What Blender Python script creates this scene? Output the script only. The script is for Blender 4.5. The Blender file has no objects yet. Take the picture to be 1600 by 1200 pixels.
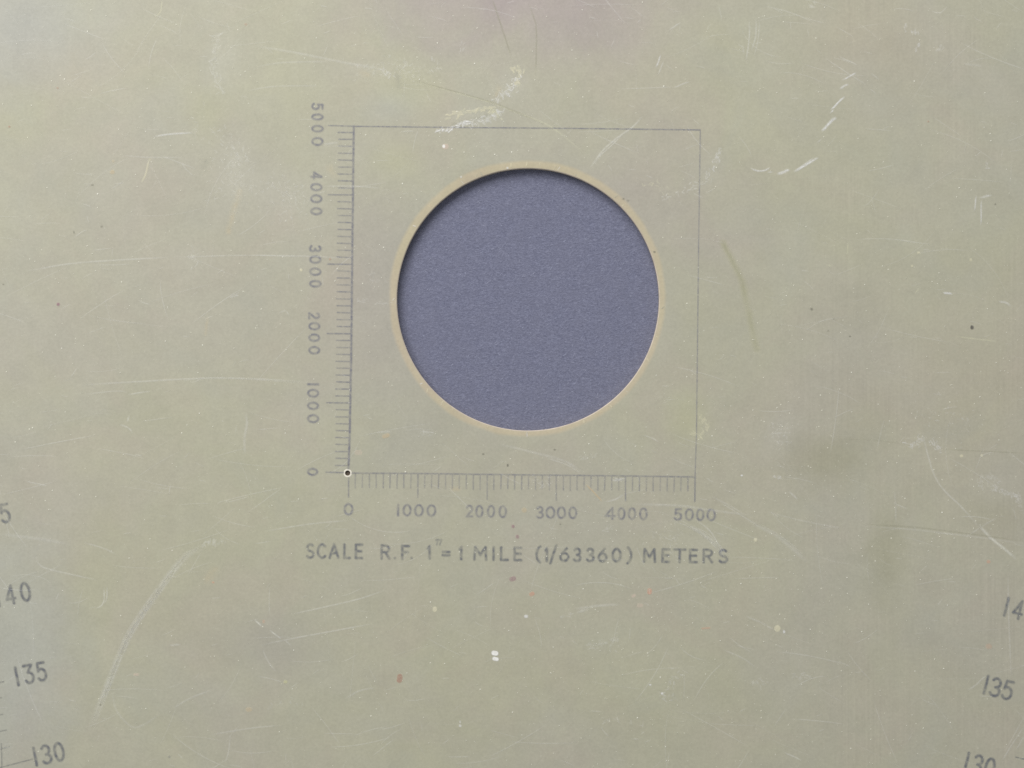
import bpy, bmesh, math, random
import numpy as np
from mathutils import Vector

S = 0.0001453            # metres on the plate for one pixel of the photograph (1 inch = 1 mile scale gives the size)
TOP = 0.0026             # height of the plate's upper face
scene = bpy.context.scene
COL = scene.collection

# ------------------------------------------------------------------ camera, world, light, exposure
cam_d = bpy.data.cameras.new('camera')
cam = bpy.data.objects.new('camera', cam_d)
COL.objects.link(cam)
cam_d.lens = 85.0
cam_d.sensor_width = 36.0
cam_d.clip_start = 0.01
cam_d.clip_end = 20.0
cam.location = (0, 0, TOP + 1600 * S * 85.0 / 36.0)
scene.camera = cam

world = bpy.data.worlds.new('World')
scene.world = world
world.use_nodes = True
bg = world.node_tree.nodes['Background']
bg.inputs['Color'].default_value = (0.95, 0.98, 1.0, 1)
bg.inputs['Strength'].default_value = 0.33

def area_lamp(name, loc, target, size, power, color):
    ld = bpy.data.lights.new(name, 'AREA')
    ld.shape = 'RECTANGLE'
    ld.size, ld.size_y = size
    ld.energy = power
    ld.color = color
    o = bpy.data.objects.new(name, ld)
    COL.objects.link(o)
    o.location = loc
    o.rotation_euler = (Vector(target) - Vector(loc)).to_track_quat('-Z', 'Y').to_euler()
    return o
area_lamp('softbox_lamp', (-0.28, 0.50, 0.62), (0.0, 0.0, 0.0), (0.80, 0.50), 8.0, (1.0, 0.985, 0.955))

scene.view_settings.view_transform = 'Standard'
scene.view_settings.look = 'None'
scene.view_settings.exposure = 0.0
scene.view_settings.gamma = 1.0
scene.view_settings.use_curve_mapping = False
scene.cycles.transparent_max_bounces = 64
scene.cycles.max_bounces = 6
scene.cycles.use_denoising = False

# ------------------------------------------------------------------ helpers
R = random.Random(7)
def P(x, y, z=TOP):
    return ((x - 800) * S, (600 - y) * S, z)

def node(nt, kind, **kw):
    n = nt.nodes.new(kind)
    for k, v in kw.items():
        setattr(n, k, v)
    return n

def math_node(nt, op, a, b=None, clamp=False):
    n = nt.nodes.new('ShaderNodeMath')
    n.operation = op
    n.use_clamp = clamp
    for i, v in enumerate((a, b)):
        if v is None:
            continue
        if isinstance(v, (int, float)):
            n.inputs[i].default_value = v
        else:
            nt.links.new(v, n.inputs[i])
    return n.outputs[0]

def mix_col(nt, fac, a, b, mode='MIX'):
    n = nt.nodes.new('ShaderNodeMix')
    n.data_type = 'RGBA'
    n.blend_type = mode
    n.clamp_factor = True
    for sock, v in ((n.inputs[0], fac), (n.inputs[6], a), (n.inputs[7], b)):
        if isinstance(v, (int, float)):
            sock.default_value = v
        elif isinstance(v, tuple):
            sock.default_value = (*v, 1) if len(v) == 3 else v
        else:
            nt.links.new(v, sock)
    return n.outputs[2]

def noise(nt, vec, scale, detail=3, rough=0.55, dist=0.0):
    n = nt.nodes.new('ShaderNodeTexNoise')
    n.inputs['Scale'].default_value = scale
    n.inputs['Detail'].default_value = detail
    n.inputs['Roughness'].default_value = rough
    n.inputs['Distortion'].default_value = dist
    nt.links.new(vec, n.inputs['Vector'])
    return n.outputs['Fac']

def remap(nt, v, a, b, c, d):
    n = nt.nodes.new('ShaderNodeMapRange')
    n.clamp = True
    nt.links.new(v, n.inputs[0])
    for i, q in enumerate((a, b, c, d)):
        n.inputs[i + 1].default_value = q
    return n.outputs[0]

def new_mat(name):
    m = bpy.data.materials.new(name)
    m.use_nodes = True
    nt = m.node_tree
    b = nt.nodes['Principled BSDF']
    return m, nt, b

# ------------------------------------------------------------------ materials
HC = (825.0, 468.0)     # centre of the large hole, photograph pixels
HR = 205.0              # its radius
RR = 224.0              # outer radius of its rim

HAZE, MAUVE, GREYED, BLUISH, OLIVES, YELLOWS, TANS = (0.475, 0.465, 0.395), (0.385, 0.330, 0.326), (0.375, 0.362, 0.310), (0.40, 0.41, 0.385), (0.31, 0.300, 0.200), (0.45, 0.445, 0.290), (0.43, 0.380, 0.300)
BLOTCHES = [(345, 100, 45, 75, HAZE, 0.30), (440, 300, 90, 60, HAZE, 0.27), (370, 270, 45, 90, HAZE, 0.30), (590, 110, 120, 30, HAZE, 0.30), (800, 130, 40, 50, HAZE, 0.30), (60, 860, 130, 45, HAZE, 0.27),
            (740, 182, 75, 26, HAZE, 0.30), (1110, 270, 50, 50, HAZE, 0.24), (1560, 765, 55, 40, HAZE, 0.24), (1100, 845, 70, 50, HAZE, 0.24), (1220, 680, 50, 60, HAZE, 0.27), (300, 400, 60, 60, HAZE, 0.21),
            (800, -30, 350, 160, MAUVE, 0.80), (930, 30, 270, 130, MAUVE, 0.40), (590, 440, 110, 190, MAUVE, 0.38), (640, 470, 190, 260, GREYED, 0.55), (1000, 300, 190, 180, MAUVE, 0.30),  # mauve at the top; grey-mauve round the hole paints the paper's shade
            (820, 480, 420, 380, GREYED, 0.35), (40, 30, 200, 150, BLUISH, 0.55), (20, 1020, 150, 280, BLUISH, 0.55), (610, 165, 70, 50, BLUISH, 0.5),  # wide grey continues that shade; bluish at the far left paints gloss
            (1285, 720, 95, 60, OLIVES, 0.46), (1330, 690, 120, 170, OLIVES, 0.16), (1384, 870, 48, 110, OLIVES, 0.46), (1345, 478, 70, 60, OLIVES, 0.12), (1560, 800, 90, 50, OLIVES, 0.22), (430, 1010, 110, 90, GREYED, 0.6),
            (1075, 655, 60, 70, YELLOWS, 0.6), (630, 140, 110, 70, YELLOWS, 0.4), (322, 175, 60, 70, YELLOWS, 0.4), (620, 250, 70, 50, YELLOWS, 0.4), (150, 900, 70, 160, YELLOWS, 0.35),
            (850, 1000, 500, 220, YELLOWS, 0.12), (1520, 620, 260, 260, TANS, 0.28), (520, 440, 60, 120, TANS, 0.35), (1360, 60, 160, 110, TANS, 0.35)]
def plate_material(name, rim):
    m, nt, b = new_mat(name)
    tc = nt.nodes.new('ShaderNodeTexCoord').outputs['Object']
    big = noise(nt, tc, 22, 4, 0.6, 0.6)
    mid = noise(nt, tc, 95, 5, 0.62, 0.4)
    tint = noise(nt, tc, 48, 3, 0.5, 0.8)
    fine = noise(nt, tc, 1500, 3, 0.7)
    c = mix_col(nt, remap(nt, big, 0.34, 0.66, 0, 1), (0.430, 0.420, 0.312), (0.422, 0.405, 0.330))
    c = mix_col(nt, remap(nt, tint, 0.50, 0.72, 0, 0.32), c, (0.440, 0.392, 0.322))
    c = mix_col(nt, remap(nt, tint, 0.46, 0.28, 0, 0.30), c, (0.402, 0.405, 0.340))
    # tone patches on the old plastic: stains, scuff haze, mauve, painted shade and gloss
    soft = noise(nt, tc, 60, 4, 0.6, 0.5)
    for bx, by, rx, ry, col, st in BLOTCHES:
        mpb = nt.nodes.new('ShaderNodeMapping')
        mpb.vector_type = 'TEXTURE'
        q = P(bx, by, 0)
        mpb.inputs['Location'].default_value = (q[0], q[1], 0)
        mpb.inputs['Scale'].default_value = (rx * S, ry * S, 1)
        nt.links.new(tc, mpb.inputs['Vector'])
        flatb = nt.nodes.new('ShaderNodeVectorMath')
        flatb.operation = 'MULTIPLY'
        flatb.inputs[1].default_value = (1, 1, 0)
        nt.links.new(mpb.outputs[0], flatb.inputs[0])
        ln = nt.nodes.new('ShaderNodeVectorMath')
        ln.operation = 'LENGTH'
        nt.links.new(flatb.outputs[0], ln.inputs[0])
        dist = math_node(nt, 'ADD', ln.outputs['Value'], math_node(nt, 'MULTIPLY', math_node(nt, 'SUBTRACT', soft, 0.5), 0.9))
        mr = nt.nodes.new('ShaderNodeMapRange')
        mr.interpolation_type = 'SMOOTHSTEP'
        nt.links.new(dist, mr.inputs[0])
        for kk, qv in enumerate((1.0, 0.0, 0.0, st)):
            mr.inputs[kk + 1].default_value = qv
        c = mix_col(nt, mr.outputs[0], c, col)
    v = remap(nt, mid, 0.25, 0.75, 0.955, 1.045)
    v = math_node(nt, 'MULTIPLY', v, remap(nt, noise(nt, tc, 420, 5, 0.7, 0.8), 0.3, 0.7, 0.968, 1.032))
    v = math_node(nt, 'MULTIPLY', v, remap(nt, fine, 0.25, 0.75, 0.94, 1.06))
    mp = nt.nodes.new('ShaderNodeMapping')
    mp.inputs['Scale'].default_value = (1700, 18, 1)
    mp.inputs['Rotation'].default_value = (0, 0, 0.03)
    nt.links.new(tc, mp.inputs['Vector'])
    streak = noise(nt, mp.outputs[0], 1.0, 3, 0.6)
    sep = nt.nodes.new('ShaderNodeSeparateXYZ')
    nt.links.new(tc, sep.inputs[0])
    where = math_node(nt, 'MULTIPLY', remap(nt, sep.outputs[0], 0.05, 0.075, 0, 1), remap(nt, tint, 0.42, 0.58, 0.0, 1))
    sv = remap(nt, streak, 0.3, 0.7, -0.036, 0.036)
    v = math_node(nt, 'MULTIPLY', v, math_node(nt, 'ADD', 1.0, math_node(nt, 'MULTIPLY', sv, where)))
    hsv = nt.nodes.new('ShaderNodeVectorMath')
    hsv.operation = 'SCALE'
    if rim:
        # tan band paints light refracted in the hole's edge, fading into the sheet
        d = nt.nodes.new('ShaderNodeVectorMath')
        d.operation = 'DISTANCE'
        nt.links.new(tc, d.inputs[0])
        hx, hy, _ = P(HC[0] - 1.2, HC[1] - 1.6)
        flat = nt.nodes.new('ShaderNodeVectorMath')
        flat.operation = 'MULTIPLY'
        flat.inputs[1].default_value = (1, 1, 0)
        nt.links.new(tc, flat.inputs[0])
        nt.links.new(flat.outputs[0], d.inputs[0])
        d.inputs[1].default_value = (hx, hy, 0)
        wob = math_node(nt, 'MULTIPLY', math_node(nt, 'SUBTRACT', mid, 0.5), 7.0 * S)
        dd = math_node(nt, 'ADD', d.outputs['Value'], wob)
        f = remap(nt, dd, 213.0 * S, 218.0 * S, 1.0, 0.0)
        c = mix_col(nt, f, c, mix_col(nt, remap(nt, tint, 0.35, 0.65, 0, 1), (0.505, 0.450, 0.312), (0.490, 0.424, 0.312)))
    nt.links.new(c, hsv.inputs[0])
    nt.links.new(v, hsv.inputs['Scale'])
    nt.links.new(hsv.outputs[0], b.inputs['Base Color'])
    b.inputs['Roughness'].default_value = 0.46
    b.inputs['Specular IOR Level'].default_value = 0.42
    bump = nt.nodes.new('ShaderNodeBump')
    bump.inputs['Strength'].default_value = 0.22
    bump.inputs['Distance'].default_value = 0.00006
    h = math_node(nt, 'ADD', math_node(nt, 'MULTIPLY', mid, 3.0), fine)
    nt.links.new(h, bump.inputs['Height'])
    nt.links.new(bump.outputs[0], b.inputs['Normal'])
    return m

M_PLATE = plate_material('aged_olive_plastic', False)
M_RIM = plate_material('refracted_edge_rim', True)

def plain(name, col, rough=0.5, grain=None, amount=0.1):
    m, nt, b = new_mat(name)
    b.inputs['Roughness'].default_value = rough
    b.inputs['Specular IOR Level'].default_value = 0.35
    tc = nt.nodes.new('ShaderNodeTexCoord').outputs['Object']
    n = noise(nt, tc, grain or 1800, 3, 0.6)
    c = mix_col(nt, n, tuple(v * (1 - amount) for v in col), tuple(min(1, v * (1 + amount)) for v in col))
    nt.links.new(c, b.inputs['Base Color'])
    return m
M_LIP = plain('lit_edge_cream', (0.60, 0.52, 0.44), 0.4, 700, 0.35)  # cream lip, coloured paler so the hole's edge reads as lit
M_WALL = plain('hole_wall', (0.56, 0.48, 0.33), 0.5, 900, 0.15)  # kept pale to bounce light into the hole, standing in for translucency
M_BURR = plain('pale_burr', (0.78, 0.74, 0.64), 0.45, 2500, 0.10)
M_FIBRE = None

def film(name, col, breakup=0.0, scale=1500, rough=0.5, under=(0.42, 0.41, 0.31)):
    """thin layer on the plastic: coverage per vertex in the attribute 'cover'"""
    m, nt, b = new_mat(name)
    b.inputs['Roughness'].default_value = rough
    b.inputs['Specular IOR Level'].default_value = 0.4
    at = nt.nodes.new('ShaderNodeAttribute')
    at.attribute_name = 'cover'
    f = at.outputs['Fac']
    if breakup > 0:
        tc = nt.nodes.new('ShaderNodeTexCoord').outputs['Object']
        n = noise(nt, tc, scale, 3, 0.65)
        f = math_node(nt, 'MULTIPLY', f, remap(nt, n, 0.36, 0.56, 1 - breakup, 1.0))
    # the layer lies in contact with the sheet: light it lets through is not weakened a second time
    thin = math_node(nt, 'SUBTRACT', 1.0, f, True)
    add = nt.nodes.new('ShaderNodeVectorMath')
    add.operation = 'MULTIPLY_ADD'
    nt.links.new(thin, add.inputs[0])
    add.inputs[1].default_value = under
    add.inputs[2].default_value = col
    lim = nt.nodes.new('ShaderNodeVectorMath')
    lim.operation = 'MINIMUM'
    nt.links.new(add.outputs[0], lim.inputs[0])
    lim.inputs[1].default_value = (0.98, 0.98, 0.98)
    nt.links.new(lim.outputs[0], b.inputs['Base Color'])
    tr = nt.nodes.new('ShaderNodeBsdfTransparent')
    mx = nt.nodes.new('ShaderNodeMixShader')
    nt.links.new(f, mx.inputs[0])
    nt.links.new(tr.outputs[0], mx.inputs[1])
    nt.links.new(b.outputs[0], mx.inputs[2])
    nt.links.new(mx.outputs[0], nt.nodes['Material Output'].inputs['Surface'])
    return m
M_INK = film('faded_violet_ink', (0.155, 0.155, 0.205), 0.28, 1300)
M_INK2 = film('grey_ink', (0.125, 0.132, 0.158), 0.28, 1300)
M_SCR = film('white_scratch', (0.72, 0.72, 0.68), 0.55, 1400)
M_SCRB = film('bright_scuff', (0.86, 0.86, 0.88), 0.5, 2200)
M_CREAM = film('cream_crack', (0.66, 0.62, 0.46), 0.3, 1400)
M_DARK = film('dark_scratch', (0.17, 0.165, 0.13), 0.4, 1200)
M_TAN = film('tan_stain', (0.50, 0.40, 0.27), 0.35, 900)
M_MAUVE = film('mauve_tone', (0.385, 0.315, 0.335), 0.18, 260)
M_OLIVE = film('olive_stain', (0.30, 0.295, 0.19), 0.3, 420)
M_YELLOW = film('yellow_stain', (0.50, 0.49, 0.31), 0.5, 500)
M_BLUE = film('blue_grey_haze', (0.43, 0.46, 0.46), 0.25, 300)
M_GREY = film('grey_smudge', (0.26, 0.26, 0.24), 0.5, 900)
M_RED = film('red_fleck', (0.34, 0.13, 0.10), 0.35, 2500)
M_PURP = film('purple_fleck', (0.25, 0.10, 0.17), 0.35, 2500)
M_ORANGE = film('orange_fleck', (0.56, 0.25, 0.18), 0.3, 2500)
M_PINK = film('pink_fleck', (0.62, 0.47, 0.42), 0.3, 2500)
M_BLACK = film('dark_fleck', (0.06, 0.055, 0.06), 0.2, 2500)
M_DUST = film('dust', (0.76, 0.75, 0.66), 0.0, rough=0.6)
M_WHITE = film('white_fleck', (0.88, 0.87, 0.84), 0.0)

def paper_material():
    m, nt, b = new_mat('slate_blue_paper')
    tc = nt.nodes.new('ShaderNodeTexCoord').outputs['Object']
    mp = nt.nodes.new('ShaderNodeMapping')
    mp.inputs['Rotation'].default_value = (0, 0, 0.5)
    mp.inputs['Scale'].default_value = (1.0, 1.9, 1.0)
    nt.links.new(tc, mp.inputs['Vector'])
    fib = noise(nt, mp.outputs[0], 1900, 4, 0.7, 1.2)
    med = noise(nt, tc, 230, 4, 0.6)
    big = noise(nt, tc, 40, 2, 0.5)
    c = mix_col(nt, remap(nt, fib, 0.39, 0.61, 0, 1), (0.130, 0.137, 0.206), (0.262, 0.274, 0.378))
    clump = noise(nt, mp.outputs[0], 620, 4, 0.65, 2.2)
    c = mix_col(nt, remap(nt, clump, 0.36, 0.62, 0.55, 0.0), c, (0.128, 0.134, 0.196))
    c = mix_col(nt, remap(nt, med, 0.3, 0.7, 0, 0.30), c, (0.205, 0.209, 0.275))
    c = mix_col(nt, remap(nt, big, 0.3, 0.7, 0, 0.25), c, (0.185, 0.190, 0.262))
    nt.links.new(c, b.inputs['Base Color'])
    b.inputs['Roughness'].default_value = 0.85
    b.inputs['Specular IOR Level'].default_value = 0.2
    bump = nt.nodes.new('ShaderNodeBump')
    bump.inputs['Strength'].default_value = 0.8
    bump.inputs['Distance'].default_value = 0.00010
    h = math_node(nt, 'ADD', math_node(nt, 'ADD', fib, math_node(nt, 'MULTIPLY', clump, 2.0)), math_node(nt, 'MULTIPLY', med, 1.5))
    nt.links.new(h, bump.inputs['Height'])
    nt.links.new(bump.outputs[0], b.inputs['Normal'])
    return m
M_PAPER = paper_material()
M_FIBRE = film('paper_fibre', (0.36, 0.38, 0.48), 0.0, under=(0.19, 0.195, 0.255))

# ------------------------------------------------------------------ mesh helpers
def link_mesh(name, verts, faces, mat, parent=None, cover=None, smooth=False):
    me = bpy.data.meshes.new(name)
    me.from_pydata([tuple(map(float, v)) for v in verts], [], [tuple(map(int, f)) for f in faces])
    for mm in (mat if isinstance(mat, (list, tuple)) else [mat]):
        me.materials.append(mm)
    if cover is not None:
        at = me.attributes.new('cover', 'FLOAT', 'POINT')
        at.data.foreach_set('value', np.asarray(cover, dtype=np.float32))
    if smooth:
        me.polygons.foreach_set('use_smooth', [True] * len(me.polygons))
    me.update()
    o = bpy.data.objects.new(name, me)
    COL.objects.link(o)
    if parent:
        o.parent = parent
    return o

LAYER = [0.0]
def next_z(base):
    LAYER[0] += 1.0e-8
    return TOP + base + LAYER[0]
Z_STAIN, Z_INK, Z_SCR = 0.000012, 0.000026, 0.000040

def hash_noise(x, y, cell, seed):
    x = np.asarray(x) / cell + seed * 17.31
    y = np.asarray(y) / cell - seed * 9.77
    xi, yi = np.floor(x), np.floor(y)
    fx, fy = x - xi, y - yi
    fx, fy = fx * fx * (3 - 2 * fx), fy * fy * (3 - 2 * fy)
    def h(a, b):
        q = np.sin(a * 127.1 + b * 311.7 + seed * 74.7) * 43758.5453
        return q - np.floor(q)
    return (h(xi, yi) * (1 - fx) + h(xi + 1, yi) * fx) * (1 - fy) + (h(xi, yi + 1) * (1 - fx) + h(xi + 1, yi + 1) * fx) * fy

def cover_sheet(name, strokes, mat, parent, z, cell=1.0, breakup=0.0, ncell=3.0, relief=0.0, gain=1.0):
    """a fine grid over a set of strokes (points, half width, softness, strength); only covered cells are kept"""
    if mat in (M_INK, M_INK2):
        gain = 1.32
    elif mat in (M_OLIVE, M_GREY):
        gain = 1.5
    allp = np.concatenate([np.asarray(s[0], float) for s in strokes])
    pad = max(s[1] + s[2] for s in strokes) + cell
    x0, y0 = allp.min(0) - pad
    x1, y1 = allp.max(0) + pad
    nx, ny = int((x1 - x0) / cell) + 2, int((y1 - y0) / cell) + 2
    gx, gy = np.meshgrid(x0 + np.arange(nx) * cell, y0 + np.arange(ny) * cell, indexing='ij')
    den = np.zeros_like(gx)
    for pts, hw, soft, st in strokes:
        pts = np.asarray(pts, float)
        best = np.full_like(gx, 1e9)
        if len(pts) == 1:
            best = np.hypot(gx - pts[0, 0], gy - pts[0, 1])
        for a, b in zip(pts[:-1], pts[1:]):
            d = b - a
            L = max(d @ d, 1e-9)
            t = np.clip(((gx - a[0]) * d[0] + (gy - a[1]) * d[1]) / L, 0, 1)
            best = np.minimum(best, np.hypot(gx - a[0] - t * d[0], gy - a[1] - t * d[1]))
        k = np.clip((hw + soft - best) / (2 * soft), 0, 1)
        den = np.maximum(den, min(1.0, st * gain) * k * k * (3 - 2 * k))
    if breakup > 0:
        seed = (x0 * 0.37 + y0 * 0.11) % 13
        nz = hash_noise(gx, gy, ncell, seed)
        den = den * (1 - breakup * np.clip((nz - 0.25) * 1.8, 0, 1))
    den = np.where(np.hypot(gx - HC[0], gy - HC[1]) < (RR if z < TOP + Z_INK else HR + 1.5), 0.0, den)
    keep = np.maximum.reduce([den[:-1, :-1], den[1:, :-1], den[:-1, 1:], den[1:, 1:]]) > 0.012
    ii, jj = np.nonzero(keep)
    idx = np.arange(nx * ny).reshape(nx, ny)
    f = np.stack([idx[ii, jj], idx[ii, jj + 1], idx[ii + 1, jj + 1], idx[ii + 1, jj]], 1)
    used, inv = np.unique(f, return_inverse=True)
    f = inv.reshape(-1, 4)
    px, py, dn = gx.ravel()[used], gy.ravel()[used], den.ravel()[used]
    zz = np.full_like(px, z)
    if relief:
        zz = zz + dn * relief * (0.25 + hash_noise(px, py, 2.6, 3.3))
    v = np.stack([(px - 800) * S, (600 - py) * S, zz], 1)
    return link_mesh(name, v, f, mat, parent, dn)

def smooth_path(pts, n=None):
    """Catmull-Rom through pixel points"""
    pts = [np.array(p, float) for p in pts]
    if len(pts) < 3:
        a, b = pts[0], pts[-1]
        k = n or max(2, int(np.hypot(*(b - a)) / 6))
        return [a + (b - a) * t for t in np.linspace(0, 1, k + 1)]
    out = []
    q = [2 * pts[0] - pts[1]] + pts + [2 * pts[-1] - pts[-2]]
    for i in range(1, len(q) - 2):
        p0, p1, p2, p3 = q[i - 1:i + 3]
        k = max(2, int(np.hypot(*(p2 - p1)) / 6))
        for t in np.arange(k) / k:
            out.append(0.5 * ((2 * p1) + (p2 - p0) * t + (2 * p0 - 5 * p1 + 4 * p2 - p3) * t * t + (3 * p1 - p0 - 3 * p2 + p3) * t ** 3))
    out.append(pts[-1])
    return out

def ribbon(pts, hw, soft, st, z, taper=True):
    """soft-edged strip along a path; returns verts, faces, cover"""
    pts = np.array(pts, float)
    tan = np.gradient(pts, axis=0)
    tan /= np.maximum(np.hypot(tan[:, 0], tan[:, 1]), 1e-9)[:, None]
    nor = np.stack([-tan[:, 1], tan[:, 0]], 1)
    n = len(pts)
    t = np.linspace(0, 1, n)
    prof = np.minimum(1, np.minimum(t, 1 - t) * 5 + 0.05) if taper else np.ones(n)
    V, F, C = [], [], []
    for off, c in ((-(hw + soft), 0), (-max(hw - soft, 0.05), 1), (max(hw - soft, 0.05), 1), (hw + soft, 0)):
        for i in range(n):
            q = pts[i] + nor[i] * off
            V.append(P(q[0], q[1], z))
            C.append(c * st * prof[i])
    for k in range(3):
        for i in range(n - 1):
            F.append((k * n + i, (k + 1) * n + i, (k + 1) * n + i + 1, k * n + i + 1))
    return V, F, C

def strips(name, items, mat, parent, base=Z_SCR):
    V, F, C = [], [], []
    for pts, hw, soft, st in items:
        v, f, c = ribbon(pts, hw, soft, st, next_z(base))
        o = len(V)
        V += v
        C += c
        F += [tuple(a + o for a in q) for q in f]
    return link_mesh(name, V, F, mat, parent, C)

def circle(c, r, n, z):
    return [P(c[0] + r * math.cos(2 * math.pi * i / n), c[1] + r * math.sin(2 * math.pi * i / n), z) for i in range(n)]

def lathe(name, c, prof, n, mats, parent, mat_of=None):
    V, F = [], []
    for r, z in prof:
        V += circle(c, r, n, z)
    for k in range(len(prof) - 1):
        for i in range(n):
            j = (i + 1) % n
            F.append((k * n + i, k * n + j, (k + 1) * n + j, (k + 1) * n + i))
    o = link_mesh(name, V, F, mats, parent, smooth=True)
    if mat_of:
        for p in o.data.polygons:
            p.material_index = mat_of[p.index // n]
    bm = bmesh.new()
    bm.from_mesh(o.data)
    bmesh.ops.recalc_face_normals(bm, faces=bm.faces)
    for e in bm.edges:
        if len(e.link_faces) == 2 and e.calc_face_angle() > 0.5:
            e.smooth = False
    bm.to_mesh(o.data)
    bm.free()
    return o

# ------------------------------------------------------------------ the setting: the sheet of paper under the protractor
bm = bmesh.new()
bmesh.ops.create_cube(bm, size=1.0)
bmesh.ops.scale(bm, vec=(0.62, 0.50, 0.0006), verts=bm.verts)
bmesh.ops.translate(bm, vec=(0, 0, -0.0003), verts=bm.verts)
me = bpy.data.meshes.new('backing_paper')
bm.to_mesh(me)
bm.free()
me.materials.append(M_PAPER)
paper = bpy.data.objects.new('backing_paper', me)
COL.objects.link(paper)
paper['kind'] = 'structure'
paper['label'] = 'slate blue fibrous paper seen through the round hole'

V, F, C = [], [], []
for i in range(900):
    rr = 210 * math.sqrt(R.random())
    a = R.uniform(0, 6.283)
    x, y = HC[0] + rr * math.cos(a), HC[1] + rr * math.sin(a)
    t = R.gauss(-0.45, 0.6)
    L = R.uniform(2, 7)
    bend = R.uniform(-0.5, 0.5)
    pts = [(x + L * (u - .5) * math.cos(t + bend * u), y + L * (u - .5) * math.sin(t + bend * u)) for u in (0, .33, .66, 1)]
    v, f, c = ribbon(pts, 0.45, 0.35, R.choice((0.1, 0.16, 0.22, 0.4)), 0.00003 + i * 1.5e-7)
    o = len(V)
    V += v; C += c
    F += [tuple(q + o for q in ff) for ff in f]
fib = link_mesh('paper_fibres', V, F, M_FIBRE, paper, C)
fib['kind'] = 'stuff'

# ------------------------------------------------------------------ the protractor
prot = bpy.data.objects.new('map_protractor', None)
COL.objects.link(prot)
prot['label'] = 'scratched olive plastic map protractor with round hole and printed metre scale'
prot['category'] = 'protractor'

PIN = (543.2, 739.2)
bm = bmesh.new()
def loop(pts):
    vs = [bm.verts.new(p) for p in pts]
    return [bm.edges.new((vs[i], vs[(i + 1) % len(vs)])) for i in range(len(vs))]
HX, HY, CR = 0.168, 0.138, 0.006
outl = []
for cx, cy, a0 in ((HX - CR, HY - CR, 0), (-HX + CR, HY - CR, 90), (-HX + CR, -HY + CR, 180), (HX - CR, -HY + CR, 270)):
    for k in range(7):
        a = math.radians(a0 + k * 15)
        outl.append((cx + CR * math.cos(a), cy + CR * math.sin(a), TOP))
edges = loop(outl) + loop(circle(HC, RR, 192, TOP)) + loop(circle(PIN, 6.5, 48, TOP))
bmesh.ops.triangle_fill(bm, use_beauty=True, use_dissolve=False, edges=edges)
bmesh.ops.recalc_face_normals(bm, faces=bm.faces)
for f in bm.faces:
    if f.normal.z < 0:
        f.normal_flip()
ret = bmesh.ops.extrude_face_region(bm, geom=list(bm.faces), use_keep_orig=True)
low = [g for g in ret['geom'] if isinstance(g, bmesh.types.BMVert)]
bmesh.ops.translate(bm, vec=(0, 0, -(TOP - 0.00004)), verts=low)
bmesh.ops.recalc_face_normals(bm, faces=bm.faces)
me = bpy.data.meshes.new('plate')
bm.to_mesh(me)
bm.free()
me.materials.append(M_PLATE)
plate = bpy.data.objects.new('plate', me)
COL.objects.link(plate)
plate.parent = prot

hole_rim = lathe('hole_rim', HC, [(RR, 0.00005), (HR + 0.3, 0.00005), (HR, 0.0003), (HR - 0.2, TOP - 0.00024), (HR + 0.95, TOP - 0.00007), (HR + 3, TOP - 0.00004), (HR + 10, TOP - 0.00001), (RR, TOP)],
                 240, [M_RIM, M_LIP, M_WALL], prot, [2, 2, 2, 1, 0, 0, 0])
pin_rim = lathe('pinhole_rim', PIN, [(6.5, 0.00005), (4.1, 0.00005), (4.0, TOP - 0.0002), (4.2, TOP + 0.00002), (5.2, TOP + 0.00004), (6.5, TOP + 0.000005)],
                48, [M_BURR, M_WALL], prot, [1, 1, 0, 0, 0])

plug = link_mesh('dirt_plug', circle(PIN, 4.02, 24, TOP - 0.00055) + [P(PIN[0] + .4, PIN[1], TOP - 0.00045)], [((k + 1) % 24, k, 24) for k in range(24)],
                 plain('packed_dirt', (0.105, 0.085, 0.070), 0.8, 4000, 0.4), prot)

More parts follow.
